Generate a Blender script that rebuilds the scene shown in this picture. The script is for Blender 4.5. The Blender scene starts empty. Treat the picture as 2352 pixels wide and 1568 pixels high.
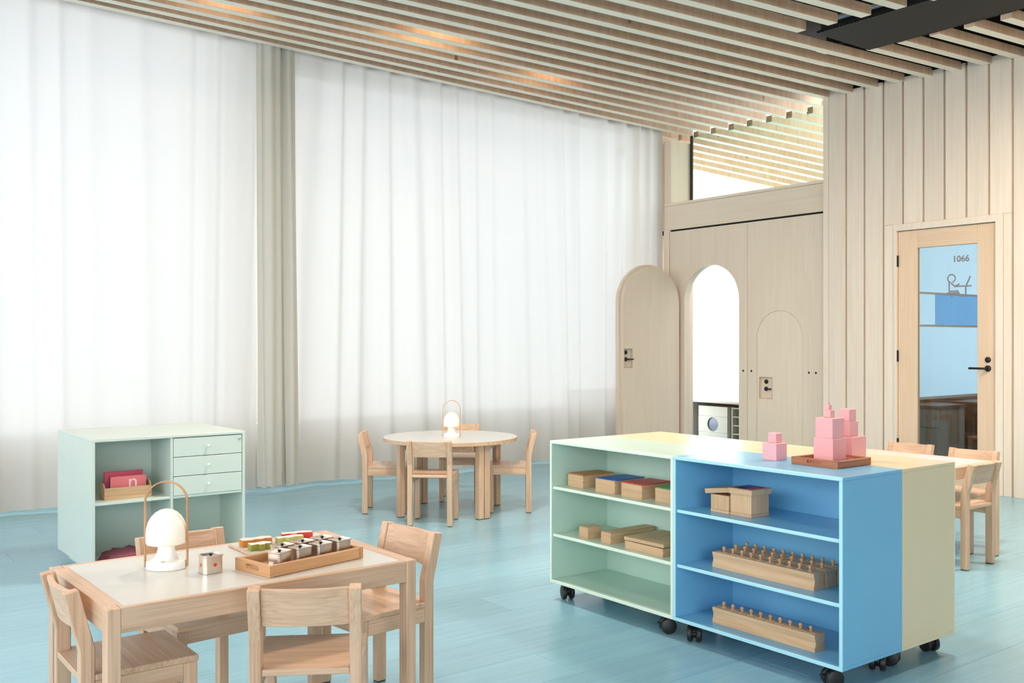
import bpy, bmesh, math, random
from mathutils import Vector, Matrix
random.seed(7)
PI = math.pi
scn = bpy.context.scene
COL = scn.collection
H = 1.265                       # eye height

# ------------------------------------------------------------------ camera
cd = bpy.data.cameras.new('camera'); cam = bpy.data.objects.new('camera', cd); COL.objects.link(cam)
cam.location = (0, 0, H); cam.rotation_euler = (math.radians(90), 0, math.radians(-37.159))
cd.sensor_width = 36; cd.sensor_fit = 'HORIZONTAL'; cd.lens = 36 * 2229 / 2352
cd.clip_start = .05; cd.clip_end = 200
scn.camera = cam
# ------------------------------------------------------------------ sky and exposure
w = bpy.data.worlds.new('world'); scn.world = w; w.use_nodes = True
wb = w.node_tree.nodes['Background']; wb.inputs[0].default_value = (.93, .965, 1, 1); wb.inputs[1].default_value = 3.7
scn.view_settings.view_transform = 'Standard'; scn.view_settings.look = 'None'
scn.view_settings.exposure = 0.68; scn.view_settings.gamma = 1; scn.view_settings.use_curve_mapping = False
scn.cycles.max_bounces = 10; scn.cycles.diffuse_bounces = 6; scn.cycles.transparent_max_bounces = 16
scn.cycles.caustics_reflective = False; scn.cycles.caustics_refractive = False
# ------------------------------------------------------------------ ceiling lamps assumed for the room, plus an added office fill
def area(name, loc, sx, sy, power, col=(1, .95, .88), rot=(0, 0, 0)):
    l = bpy.data.lights.new(name, 'AREA'); l.shape = 'RECTANGLE'; l.size = sx; l.size_y = sy
    l.energy = power; l.color = col
    o = bpy.data.objects.new(name, l); COL.objects.link(o); o.location = loc; o.rotation_euler = rot
    return o
WARM = (1, .89, .77)
area('ceiling_lamp', (1.15, 2.45, 3.45), .30, .30, 22, (1, .86, .70))
for u_, v_, p_ in ((-.9, 4.4, 24), (2.9, 4.5, 70), (4.9, 2.7, 52), (6.3, 1.9, 52)):
    area('ceiling_lamp', (u_, v_, 3.42), .35, .35, p_, WARM)
for u_, v_, p_ in ((4.1, 6.14, 3.0), (5.6, 6.66, 1.6), (2.6, 6.66, 1.6)):   # recessed in the gaps above the slats
    k_ = round((v_ - 5.365) / .2585)
    area('recessed_lamp', (u_, 5.365 + .2585 * k_ + .09, 3.90), .4, .16, p_, (1, .72, .42))
area('ceiling_lamp', (7.0, 2.4, 3.42), .2, .2, 14, (1, .74, .46))
area('office_fill', (9.2, 3.6, 2.7), .5, .5, 12, (1, .9, .8))  # unseen fill, added because the closed office would stay black

# ------------------------------------------------------------------ materials
def lin(r, g, b):
    f = lambda c: (c / 255 / 12.92) if c / 255 <= .04045 else ((c / 255 + .055) / 1.055) ** 2.4
    return (f(r), f(g), f(b), 1)
class NT:
    def __init__(s, name):
        s.m = bpy.data.materials.new(name); s.m.use_nodes = True; s.t = s.m.node_tree; s.n = s.t.nodes
        s.b = s.n['Principled BSDF']; s.out = s.n['Material Output']
    def new(s, t, **k):
        n = s.n.new(t)
        for a, v in k.items(): setattr(n, a, v)
        return n
    def link(s, a, b): s.t.links.new(a, b)
def plain(name, col, rough=.5, metal=0, noise=.03, scale=6, spec=.5):
    q = NT(name); q.b.inputs['Roughness'].default_value = rough; q.b.inputs['Metallic'].default_value = metal
    q.b.inputs['Specular IOR Level'].default_value = spec
    tc = q.new('ShaderNodeTexCoord'); nz = q.new('ShaderNodeTexNoise'); nz.inputs['Scale'].default_value = scale; nz.inputs['Detail'].default_value = 5
    q.link(tc.outputs['Object'], nz.inputs['Vector'])
    rp = q.new('ShaderNodeValToRGB')
    rp.color_ramp.elements[0].position = .3; rp.color_ramp.elements[1].position = .7
    rp.color_ramp.elements[0].color = tuple(c * (1 - noise) for c in col[:3]) + (1,)
    rp.color_ramp.elements[1].color = tuple(min(1, c * (1 + noise)) for c in col[:3]) + (1,)
    q.link(nz.outputs['Fac'], rp.inputs['Fac']); q.link(rp.outputs['Color'], q.b.inputs['Base Color'])
    return q.m
def wood(name, axis, light, dark, rough=.5, fine=130, coarse=16, contrast=1.0, bump=.06, stretch=.025, knots=False):
    """grain running along the given local axis"""
    q = NT(name); q.b.inputs['Roughness'].default_value = rough; q.b.inputs['Specular IOR Level'].default_value = .35
    tc = q.new('ShaderNodeTexCoord'); oi = q.new('ShaderNodeObjectInfo')
    add = q.new('ShaderNodeVectorMath', operation='ADD'); sc = q.new('ShaderNodeVectorMath', operation='SCALE')
    q.link(oi.outputs['Random'], sc.inputs['Scale']); sc.inputs[0].default_value = (7.3, 5.1, 9.7)
    q.link(tc.outputs['Object'], add.inputs[0]); q.link(sc.outputs[0], add.inputs[1])
    def grain(s, st, detail, dist):
        mp = q.new('ShaderNodeMapping'); v = [s, s, s]; v['xyz'.index(axis)] = s * st
        mp.inputs['Scale'].default_value = v
        nz = q.new('ShaderNodeTexNoise'); nz.inputs['Scale'].default_value = 1; nz.inputs['Detail'].default_value = detail
        nz.inputs['Distortion'].default_value = dist
        q.link(add.outputs[0], mp.inputs['Vector']); q.link(mp.outputs[0], nz.inputs['Vector']); return nz
    a = grain(fine, stretch, 3, .2); b = grain(coarse, .12, 4, 1.2)
    mx = q.new('ShaderNodeMix', data_type='FLOAT'); mx.inputs[0].default_value = .45
    q.link(a.outputs['Fac'], mx.inputs[2]); q.link(b.outputs['Fac'], mx.inputs[3])
    rp = q.new('ShaderNodeValToRGB'); e = rp.color_ramp.elements
    e[0].position = .5 - .2 / contrast; e[1].position = .5 + .12 / contrast
    e[0].color = dark; e[1].color = light
    q.link(mx.outputs[0], rp.inputs['Fac'])
    colout = rp.outputs['Color']
    if knots:
        vo = q.new('ShaderNodeTexVoronoi', feature='F1'); vo.inputs['Scale'].default_value = 3.4
        mp = q.new('ShaderNodeMapping'); v = [1.0, 1.0, 1.0]; v['xyz'.index(axis)] = .55; mp.inputs['Scale'].default_value = v
        q.link(add.outputs[0], mp.inputs['Vector']); q.link(mp.outputs[0], vo.inputs['Vector'])
        kr = q.new('ShaderNodeValToRGB'); kr.color_ramp.elements[0].position = .045; kr.color_ramp.elements[1].position = .085
        q.link(vo.outputs['Distance'], kr.inputs['Fac'])
        m2 = q.new('ShaderNodeMix', data_type='RGBA'); q.link(kr.outputs['Color'], m2.inputs[0])
        m2.inputs[6].default_value = tuple(c * .45 for c in dark[:3]) + (1,); q.link(colout, m2.inputs[7]); colout = m2.outputs[2]
    # small tone shift from piece to piece
    hs = q.new('ShaderNodeHueSaturation'); mr = q.new('ShaderNodeMapRange'); q.link(oi.outputs['Random'], mr.inputs['Value'])
    mr.inputs['To Min'].default_value = .95; mr.inputs['To Max'].default_value = 1.05
    q.link(mr.outputs[0], hs.inputs['Value']); q.link(colout, hs.inputs['Color']); q.link(hs.outputs[0], q.b.inputs['Base Color'])
    bp = q.new('ShaderNodeBump'); bp.inputs['Strength'].default_value = bump; bp.inputs['Distance'].default_value = .002
    q.link(a.outputs['Fac'], bp.inputs['Height']); q.link(bp.outputs[0], q.b.inputs['Normal'])
    return q.m
ASH_L, ASH_D = lin(219, 185, 156), lin(191, 152, 121)
ash = {a: wood('ash_' + a, a, ASH_L, ASH_D, .36, contrast=1.15) for a in 'xyz'}
BCH_L, BCH_D = lin(206, 160, 116), lin(184, 136, 94)
beech = {a: wood('beech_' + a, a, BCH_L, BCH_D, .42, 160, 22) for a in 'xyz'}
box_w = {a: wood('boxwood_' + a, a, lin(210, 178, 142), lin(188, 150, 113), .45, 150, 18) for a in 'xyz'}
red_w = {a: wood('redwood_' + a, a, lin(176, 112, 78), lin(150, 88, 58), .4, 140, 18) for a in 'xyz'}
ply = {a: wood('plywood_' + a, a, lin(228, 212, 192), lin(219, 199, 177), .45, 60, 6, .7, .02) for a in 'xyz'}
wallb = wood('pale_board', 'z', lin(233, 218, 201), lin(222, 203, 184), .5, 70, 8, .8, .04)
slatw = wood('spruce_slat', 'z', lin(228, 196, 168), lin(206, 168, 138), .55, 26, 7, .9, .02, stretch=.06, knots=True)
slat_edge_lit = wood('spruce_slat_edge_lit', 'x', lin(247, 236, 220), lin(240, 225, 206), .55, 60, 8, .8, .02)  # paler edge ply; light from below is also put into its colour
doorw = {a: wood('oak_door_' + a, a, lin(227, 199, 170), lin(213, 180, 148), .45, 90, 8, .8, .03) for a in 'yz'}
darkw = {a: wood('brown_desk_' + a, a, lin(150, 100, 70), lin(120, 76, 50), .45, 90, 10) for a in 'xyz'}
greyw = wood('grey_drawer', 'z', lin(176, 158, 140), lin(150, 132, 116), .5, 60, 8)
rim_l = plain('white_laminate', lin(206, 204, 198), .25, noise=.01)
mint = plain('mint_lacquer', lin(191, 215, 202), .27, noise=.015)
mint_pale = plain('pale_mint_lacquer', lin(203, 214, 205), .3, noise=.012)
mint_edge = plain('mint_edge_lacquer', lin(222, 234, 216), .4, noise=.01)
blue = plain('blue_lacquer', lin(116, 180, 216), .27, noise=.015)
blue_edge = plain('blue_edge_lacquer', lin(172, 222, 236), .4, noise=.01)
cream = plain('cream_lacquer', lin(226, 208, 172), .27, noise=.012)
cream_edge = plain('cream_edge_lacquer', lin(240, 230, 200), .4, noise=.01)
black = plain('black_plastic', lin(30, 30, 32), .45, noise=.1)
blackm = plain('black_metal', lin(44, 40, 40), .35, .6, noise=.05)
voidm = plain('black_void', lin(14, 13, 13), .9, noise=.1)
mesh_m = plain('black_grille', lin(20, 17, 15), .7, noise=.12, scale=60)
chrome = plain('steel', lin(226, 212, 200), .3, 1, noise=.02, scale=20)
steel_grey = plain('grey_metal', lin(180, 190, 195), .35, .6, noise=.03)
pink = plain('pink_paint', lin(234, 172, 176), .42, noise=.015)
rose = plain('rose_card', lin(205, 78, 104), .6, noise=.02)
coral = plain('coral_card', lin(238, 124, 128), .6, noise=.02)
white = plain('white_paint', lin(242, 240, 234), .45, noise=.008)
whiteb = plain('white_base', lin(245, 243, 238), .35, noise=.005)
grey_sign = plain('grey_sign', lin(120, 118, 122), .5, noise=.02)
redp = plain('red_paint', lin(205, 52, 50), .4, noise=.02); bluep = plain('blue_paint', lin(38, 92, 178), .4, noise=.02)
greenp = plain('green_paint', lin(40, 150, 90), .4, noise=.02); brownp = plain('brown_paint', lin(186, 122, 66), .45, noise=.03)
olive = plain('olive_paint', lin(150, 150, 60), .5, noise=.04); amber = plain('amber_paint', lin(200, 125, 50), .5, noise=.04)
scarlet = plain('scarlet_paint', lin(222, 60, 52), .5, noise=.03); lime = plain('lime_paint', lin(196, 192, 110), .5, noise=.04)
paper = plain('white_print', lin(240, 236, 228), .6, noise=.02); paper_p = plain('pink_print', lin(244, 214, 208), .6, noise=.04)
counter_m = plain('pale_counter', lin(178, 172, 158), .4, noise=.01)
plaster = plain('pale_plaster', lin(232, 226, 214), .7, noise=.01)
def floor_mat():
    q = NT('blue_stained_floor'); q.b.inputs['Roughness'].default_value = .26; q.b.inputs['Specular IOR Level'].default_value = .6
    tc = q.new('ShaderNodeTexCoord'); oi = q.new('ShaderNodeObjectInfo')
    sc = q.new('ShaderNodeVectorMath', operation='SCALE'); sc.inputs[0].default_value = (3.1, 7.7, 0); q.link(oi.outputs['Random'], sc.inputs['Scale'])
    add = q.new('ShaderNodeVectorMath', operation='ADD'); q.link(tc.outputs['Object'], add.inputs[0]); q.link(sc.outputs[0], add.inputs[1])
    mp = q.new('ShaderNodeMapping'); mp.inputs['Scale'].default_value = (2, 34, 1); q.link(add.outputs[0], mp.inputs['Vector'])
    nz = q.new('ShaderNodeTexNoise'); nz.inputs['Scale'].default_value = 1; nz.inputs['Detail'].default_value = 6; q.link(mp.outputs[0], nz.inputs['Vector'])
    rp = q.new('ShaderNodeValToRGB'); e = rp.color_ramp.elements; e[0].position = .3; e[1].position = .72
    e[0].color = lin(132, 178, 197); e[1].color = lin(141, 187, 204); q.link(nz.outputs['Fac'], rp.inputs['Fac'])
    hs = q.new('ShaderNodeHueSaturation'); mr = q.new('ShaderNodeMapRange'); q.link(oi.outputs['Random'], mr.inputs['Value'])
    mr.inputs['To Min'].default_value = .95; mr.inputs['To Max'].default_value = 1.05; q.link(mr.outputs[0], hs.inputs['Value'])
    q.link(rp.outputs['Color'], hs.inputs['Color']); q.link(hs.outputs[0], q.b.inputs['Base Color'])
    bp = q.new('ShaderNodeBump'); bp.inputs['Strength'].default_value = .10; bp.inputs['Distance'].default_value = .002
    q.link(nz.outputs['Fac'], bp.inputs['Height']); q.link(bp.outputs[0], q.b.inputs['Normal'])
    return q.m
floor_m = floor_mat()
def fabric(name, col, tl, tr, dim=1.0, refl=None):
    q = NT(name); q.n.remove(q.b)
    tc = q.new('ShaderNodeTexCoord'); nz = q.new('ShaderNodeTexNoise'); nz.inputs['Scale'].default_value = 380; nz.inputs['Detail'].default_value = 2
    q.link(tc.outputs['Object'], nz.inputs['Vector'])
    rp = q.new('ShaderNodeValToRGB'); rp.color_ramp.elements[0].color = tuple(c * .97 for c in col[:3]) + (1,); rp.color_ramp.elements[1].color = col
    q.link(nz.outputs['Fac'], rp.inputs['Fac'])
    d = q.new('ShaderNodeBsdfDiffuse'); t = q.new('ShaderNodeBsdfTranslucent'); x = q.new('ShaderNodeBsdfTransparent')
    hv = q.new('ShaderNodeHueSaturation'); hv.inputs['Value'].default_value = dim; hv.inputs['Color'].default_value = refl or col
    q.link(hv.outputs[0], d.inputs[0]); q.link(rp.outputs[0], t.inputs[0])
    m1 = q.new('ShaderNodeMixShader'); m1.inputs[0].default_value = tl; q.link(d.outputs[0], m1.inputs[1]); q.link(t.outputs[0], m1.inputs[2])
    m2 = q.new('ShaderNodeMixShader'); m2.inputs[0].default_value = tr; q.link(m1.outputs[0], m2.inputs[1]); q.link(x.outputs[0], m2.inputs[2])
    q.link(m2.outputs[0], q.out.inputs[0]); return q.m
sheer = fabric('sheer_white_fabric', lin(243, 248, 252), .115, .02, .56, lin(251, 243, 233))
drape_m = fabric('dense_beige_fabric', lin(196, 192, 182), .06, 0)
blind_a = fabric('pale_blue_blind', lin(214, 230, 238), .78, .08)
blind_b = fabric('mid_blue_blind', lin(146, 194, 224), .78, .05)
def glass(name, tint, refl, rough=.0):
    q = NT(name); q.n.remove(q.b)
    x = q.new('ShaderNodeBsdfTransparent'); x.inputs[0].default_value = tint
    g = q.new('ShaderNodeBsdfGlossy'); g.inputs['Roughness'].default_value = rough
    lw = q.new('ShaderNodeFresnel'); lw.inputs[0].default_value = 1.5
    mt = q.new('ShaderNodeMath', operation='MULTIPLY'); mt.inputs[1].default_value = refl; q.link(lw.outputs[0], mt.inputs[0])
    ge = q.new('ShaderNodeNewGeometry'); iv = q.new('ShaderNodeMath', operation='SUBTRACT'); iv.inputs[0].default_value = 1; q.link(ge.outputs['Backfacing'], iv.inputs[1])
    m0 = q.new('ShaderNodeMath', operation='MULTIPLY'); q.link(mt.outputs[0], m0.inputs[0]); q.link(iv.outputs[0], m0.inputs[1]); mt = m0
    m = q.new('ShaderNodeMixShader'); q.link(mt.outputs[0], m.inputs[0]); q.link(x.outputs[0], m.inputs[1]); q.link(g.outputs[0], m.inputs[2])
    q.link(m.outputs[0], q.out.inputs[0]); return q.m
glass_m = glass('clear_glass', lin(236, 248, 244), 1.0)
door_glass = glass('door_glass', lin(236, 244, 248), 2.4)
def shade_mat(name, strength):
    q = NT(name); q.b.inputs['Base Color'].default_value = lin(250, 244, 230); q.b.inputs['Roughness'].default_value = .35
    q.b.inputs['Emission Color'].default_value = lin(255, 240, 214); q.b.inputs['Emission Strength'].default_value = strength
    return q.m
shade_bright = shade_mat('lit_opal_shade', .06); shade_dim = shade_mat('dim_opal_shade', .02)

# ------------------------------------------------------------------ mesh helpers
def obj(name, bm, mat, parent=None, smooth=False):
    me = bpy.data.meshes.new(name); bmesh.ops.recalc_face_normals(bm, faces=bm.faces); bm.to_mesh(me); bm.free()
    o = bpy.data.objects.new(name, me); COL.objects.link(o)
    if mat is not None:
        for m in (mat if isinstance(mat, (list, tuple)) else [mat]): me.materials.append(m)
    if parent is not None: o.parent = parent
    if smooth:
        for p in me.polygons: p.use_smooth = True
    return o
def smooth_by_angle(o, deg=35):
    me = o.data
    for p in me.polygons: p.use_smooth = True
    bm = bmesh.new(); bm.from_mesh(me)
    for e in bm.edges:
        if len(e.link_faces) == 2 and e.calc_face_angle(0) > math.radians(deg): e.smooth = False
    bm.to_mesh(me); bm.free(); return o
def box(a, b, bev=0.0, bm=None, seg=1):
    """axis box from corner a to corner b"""
    t = bmesh.new()
    bmesh.ops.create_cube(t, size=1)
    for v in t.verts:
        v.co = Vector((a[i] + (b[i] - a[i]) * (v.co[i] + .5) for i in range(3)))
    if bev > 0:
        bmesh.ops.bevel(t, geom=t.edges[:], offset=bev, segments=seg, affect='EDGES', profile=.5)
    if bm is None: return t
    me = bpy.data.meshes.new('tmp'); t.to_mesh(me); t.free(); bm.from_mesh(me); bpy.data.meshes.remove(me); return bm
def xform(bm, m):
    bmesh.ops.transform(bm, matrix=m, verts=bm.verts[:]); return bm
def join(bm, other):
    me = bpy.data.meshes.new('tmp'); other.to_mesh(me); other.free(); bm.from_mesh(me); bpy.data.meshes.remove(me); return bm
def prism(pts, lo, hi, axis='x', bev=0.0):
    """extrude a 2D polygon between lo and hi along an axis; pts are the two other axes in xyz order"""
    bm = bmesh.new()
    def P(p, t):
        return {'x': (t, p[0], p[1]), 'y': (p[0], t, p[1]), 'z': (p[0], p[1], t)}[axis]
    A = [bm.verts.new(P(p, lo)) for p in pts]; Bv = [bm.verts.new(P(p, hi)) for p in pts]; n = len(pts)
    bm.faces.new(A[::-1]); bm.faces.new(Bv)
    for i in range(n): bm.faces.new((A[i], A[(i + 1) % n], Bv[(i + 1) % n], Bv[i]))
    bmesh.ops.recalc_face_normals(bm, faces=bm.faces)
    if bev > 0: bmesh.ops.bevel(bm, geom=bm.edges[:], offset=bev, segments=1, affect='EDGES', profile=.5)
    return bm
def lathe(prof, n=24, sx=1, sy=1, c=(0, 0, 0)):
    bm = bmesh.new(); rings = []
    for r, z in prof:
        if r < 1e-5: rings.append([bm.verts.new((c[0], c[1], c[2] + z))])
        else: rings.append([bm.verts.new((c[0] + sx * r * math.cos(2 * PI * k / n), c[1] + sy * r * math.sin(2 * PI * k / n), c[2] + z)) for k in range(n)])
    for a, b in zip(rings, rings[1:]):
        for k in range(n):
            k2 = (k + 1) % n
            if len(a) == 1 and len(b) == 1: continue
            if len(a) == 1: bm.faces.new((a[0], b[k2], b[k]))
            elif len(b) == 1: bm.faces.new((a[k], a[k2], b[0]))
            else: bm.faces.new((a[k], a[k2], b[k2], b[k]))
    for r in (rings[0], rings[-1]):
        if len(r) > 1: bm.faces.new(r)
    return bm
def tube(pts, rad, n=10):
    bm = bmesh.new(); rings = []
    for i, p in enumerate(pts):
        p = Vector(p); a = Vector(pts[max(0, i - 1)]); b = Vector(pts[min(len(pts) - 1, i + 1)]); d = (b - a).normalized()
        up = Vector((0, 0, 1)) if abs(d.z) < .95 else Vector((1, 0, 0))
        s = d.cross(up).normalized(); t = s.cross(d)
        rings.append([bm.verts.new(p + rad * (math.cos(2 * PI * k / n) * s + math.sin(2 * PI * k / n) * t)) for k in range(n)])
    for a, b in zip(rings, rings[1:]):
        for k in range(n): bm.faces.new((a[k], a[(k + 1) % n], b[(k + 1) % n], b[k]))
    bm.faces.new(rings[0][::-1]); bm.faces.new(rings[-1]); return bm
def thing(name, label, cat, loc=(0, 0, 0), rot=0, group=None):
    o = bpy.data.objects.new(name, None); COL.objects.link(o); o.empty_display_size = .1
    o.location = loc; o.rotation_euler = (0, 0, rot); return tag(o, label, cat, group)
def tag(o, label, cat, group=None):
    o['label'] = label; o['category'] = cat
    if group: o['group'] = group
    return o
def struct(o): o['kind'] = 'structure'; return o
def copy_tree(o, parent=None):
    c = o.copy(); COL.objects.link(c)
    if parent is not None: c.parent = parent
    for ch in [x for x in bpy.data.objects if x.parent == o]: copy_tree(ch, c)
    return c
def text_bm(body, size, depth=.001, bold=0.0):
    cu = bpy.data.curves.new('t', 'FONT'); cu.body = body; cu.size = size; cu.extrude = depth; cu.align_x = 'CENTER'; cu.align_y = 'CENTER'; cu.offset = bold
    o = bpy.data.objects.new('t', cu); COL.objects.link(o); bpy.context.view_layer.update()
    me = bpy.data.meshes.new_from_object(o.evaluated_get(bpy.context.evaluated_depsgraph_get()))
    bm = bmesh.new(); bm.from_mesh(me); bpy.data.objects.remove(o); bpy.data.curves.remove(cu); bpy.data.meshes.remove(me); return bm

# ================================================================== THE SETTING
UW = 8.0          # face of the boarded wall
UP = 8.10         # face of the plywood partition
VC = 7.82         # curtain line
# ---- floor: subfloor + single planks along x
fl = struct(obj('floor', box((-5, -4.5, -.14), (12.4, 10.2, -.022)), voidm))
PW = .28
plank_meshes = {}
def plank(x0, x1, y0, y1):
    key = (round(x1 - x0, 3), round(y1 - y0, 3))
    if key not in plank_meshes:
        o = obj('plank', box((0, 0, -.022), (x1 - x0 - .0012, y1 - y0 - .0012, 0), .0007), floor_m, fl); plank_meshes[key] = o.data
    else:
        o = bpy.data.objects.new('plank', plank_meshes[key]); COL.objects.link(o); o.parent = fl
    o.location = (x0, y0, 0)
row = 0; y = 1.4
PL = 2.6
while y < 8.3:
    x = -5 + (row * .97) % PL - PL
    while x < 8.1:
        a, b = max(x, -5), min(x + PL, 8.1)
        if b - a > .05: plank(a, b, y, y + PW)
        x += PL
    y += PW; row += 1
YF = y
o = obj('floor_slab', box((-5, -4.5, -.022), (8.1, 1.4 - .0012, 0)), floor_m, fl)
o = obj('floor_slab', box((8.1, -4.5, -.022), (12.4, 10.2, 0)), floor_m, fl)
o = obj('floor_slab', box((-5, YF, -.022), (8.1, 10.2, 0)), floor_m, fl)

# ---- ceiling: dark plenum with single timber slats along x
ce = struct(obj('ceiling', box((-5, -4.5, 4.30), (8.6, 8.35, 4.4)), voidm))
obj('next_room_ceiling', box((8.6, 5.5, 4.30), (12.4, 9.02, 4.4)), plaster, ce)
def zbot(u, v):
    v_ = max(v, 3.2)
    return H + 2.29 + (v_ - 3.76) * .02 + (-.028 + (v_ - 4.85) * .0177) * (8 - u)
SW, SH, SP = .078, .068, .2585
def slat(v, u0, u1, name='slat'):
    bm = bmesh.new(); vs = []
    for u in (u0, u1):
        z = zbot(u, v)
        vs.append([bm.verts.new((u, v - SW, z)), bm.verts.new((u, v, z)), bm.verts.new((u, v, z + SH)), bm.verts.new((u, v - SW, z + SH))])
    a, b = vs
    bm.faces.new(a[::-1]); bm.faces.new(b)
    for i in range(4): bm.faces.new((a[i], a[(i + 1) % 4], b[(i + 1) % 4], b[i]))
    bmesh.ops.recalc_face_normals(bm, faces=bm.faces)
    bmesh.ops.bevel(bm, geom=bm.edges[:], offset=.002, segments=1, affect='EDGES')
    bm.normal_update()
    o = obj(name, bm, [slatw, slat_edge_lit], ce)
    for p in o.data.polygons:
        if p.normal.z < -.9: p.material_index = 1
    return o
UG = 8.42                      # clerestory glass
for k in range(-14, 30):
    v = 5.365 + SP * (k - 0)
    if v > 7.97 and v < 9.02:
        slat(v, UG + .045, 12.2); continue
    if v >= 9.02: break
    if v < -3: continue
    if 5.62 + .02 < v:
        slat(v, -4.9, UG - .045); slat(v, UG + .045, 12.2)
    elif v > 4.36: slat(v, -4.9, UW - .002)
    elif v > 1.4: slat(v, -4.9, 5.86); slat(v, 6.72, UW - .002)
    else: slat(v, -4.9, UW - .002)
# cross battens that carry the slats
for u in (1.0, 3.4, 5.2, 7.2):
    obj('batten', box((u, -4, 3.80), (u + .05, 7.9, 3.84)), voidm, ce)
# dark ventilation unit set into the slats
t = thing('ventilation_unit', 'long black ventilation unit with perforated underside set into the ceiling slats', 'ventilation unit', (6.38, 4.30, 3.50))
obj('body', box((-.30, -2.6, .03), (.30, -.01, .34), .004), black, t)
obj('lower_panel', box((-.335, -1.3, .008), (.315, 0, .028), .002), mesh_m, t)
obj('lower_panel', box((-.335, -2.6, .008), (.315, -1.305, .028), .002), mesh_m, t)
bm = bmesh.new()
for k in range(130):
    y_ = -.01 - k * .02
    for s_ in (-.338, .318): box((s_ - .006, y_ - .01, .006), (s_ + .006, y_, .02), 0, bm)
o = obj('serrated_edge', bm, black, t); o['kind'] = 'stuff'
obj('side_rail', box((-.40, -2.6, .05), (-.36, -.12, .075), .003), steel_grey, t)
obj('upper_housing', box((-.52, -2.6, .16), (-.31, -.02, .36), .004), mesh_m, t)
for yy in (-.5, -1.5): obj('hanger', tube([(0, yy, .34), (0, yy, .79)], .006, 8), blackm, t)

# ---- boarded wall on the right
wr = struct(obj('wall_right', box((UW + .03, -4.5, 0), (UW + .12, 3.93, 3.60)), wallb))
obj('plenum_wall', box((UW + .03, -4.5, 3.601), (UW + .12, 5.60, 4.295)), voidm, wr)
DV0, DV1, DZ = 3.961, 4.844, 2.252
obj('wall_core', box((UW + .03, DV1 + .01, 0), (UW + .12, 5.60, 3.60)), wallb, wr)
obj('wall_core', box((UW + .03, 3.93, DZ + .03), (UW + .12, DV1 + .01, 3.60)), wallb, wr)
edges = [5.376 - .1925 * k for k in range(0, 52)]
bm_cache = {}
def board(v_hi, v_lo, z0, z1, d=0.0):
    key = (round(v_hi - v_lo, 3), round(z0, 2), round(z1, 2))
    if key not in bm_cache:
        o = obj('board', box((0, 0, z0), (.0295, v_hi - v_lo, z1), .0015), wallb, wr); bm_cache[key] = o.data
    else:
        o = bpy.data.objects.new('board', bm_cache[key]); COL.objects.link(o); o.parent = wr
    o.location = (UW + d, v_lo, 0)
ZT = 3.62
board(5.616, 5.556, 0, 3.75); board(5.553, 5.376, 0, 3.75)
GR = .020
for a in edges:
    hi, lo = a - GR, a - .1925
    if lo < -4.4: break
    if hi > DV1 + .03 and lo < DV1 + .03:                   # meets the door frame
        if hi - (DV1 + .03) > .01: board(hi, DV1 + .03, 0, DZ + .06)
        board(hi, lo, DZ + .061, ZT)
    elif hi <= DV1 + .03 and lo >= DV0 - .06: board(hi, lo, DZ + .061, ZT)
    elif hi > DV0 - .06 and lo < DV0 - .06:
        board(hi, lo, DZ + .061, ZT)
        board(DV0 - .062, lo, 0, DZ + .06)
    else: board(hi, lo, 0, ZT)

# ---- door 1066
dr = struct(obj('door_1', box((UW + .012, DV0 + .004, .006), (UW + .055, 4.122, DZ - .006), .002), doorw['z']))
dr['label'] = 'pale oak door with tall glass pane reading 1066'
obj('stile', box((UW + .012, 4.659, .006), (UW + .055, DV1 - .004, DZ - .006), .002), doorw['z'], dr)
obj('top_rail', box((UW + .012, 4.1225, 2.089), (UW + .055, 4.6585, DZ - .006), .002), doorw['y'], dr)
obj('bottom_rail', box((UW + .012, 4.1225, .006), (UW + .055, 4.6585, .16), .002), doorw['y'], dr)
obj('glass_pane', box((UW + .030, 4.122, .16), (UW + .038, 4.659, 2.089)), door_glass, dr)
for a, b, c, d in ((DV0 - .06, DV0, 0, DZ + .06), (DV1, DV1 + .028, 0, DZ + .06), (DV0, DV1, DZ, DZ + .06)):
    obj('door_frame', box((UW - .012, a, c), (UW + .115, b, d), .002), wallb, dr)
for z in (.35, 1.136, 1.983):
    obj('hinge', box((UW - .006, DV1 - .010, z - .05), (UW + .012, DV1 + .006, z + .05), .002), blackm, dr)
Ry = Matrix.Rotation(-PI / 2, 4, 'Y')
def disc_u(r, d, u, v, z):     # disc facing -u
    b = lathe([(0, 0), (r, 0), (r, d * .8), (r * .92, d), (0, d)], 24); xform(b, Matrix.Translation((u, v, z)) @ Ry); return b
o = obj('lock', disc_u(.024, .01, UW + .012, 4.031, 1.113), blackm, dr, True); obj('key_slot', box((UW + .0005, 4.029, 1.106), (UW + .0025, 4.033, 1.12)), black, o)
o = obj('handle', disc_u(.026, .012, UW + .012, 4.031, 1.041), blackm, dr, True)
obj('lever', tube([(UW + .005, 4.031, 1.041), (UW - .04, 4.031, 1.041), (UW - .046, 4.05, 1.041), (UW - .046, 4.165, 1.041)], .0095, 10), blackm, o, True)
obj('strike_plate', box((UW + .002, DV0 - .004, 1.02), (UW + .012, DV0 + .006, 1.15)), blackm, dr)
Mtxt = Matrix(((0, 0, -1, 0), (-1, 0, 0, 0), (0, 1, 0, 0), (0, 0, 0, 1)))
def on_glass(b, v, z): xform(b, Matrix.Translation((UW + .0285, v, z)) @ Mtxt); return b
b = text_bm('1066', .074, .0006, .0016)
xform(b, Matrix.Diagonal((1.0, 1.0, 1, 1)))
o = obj('number_sign', on_glass(b, 4.272, 1.967), grey_sign, dr); o['label'] = 'grey number 1066 on the glass'
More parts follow.
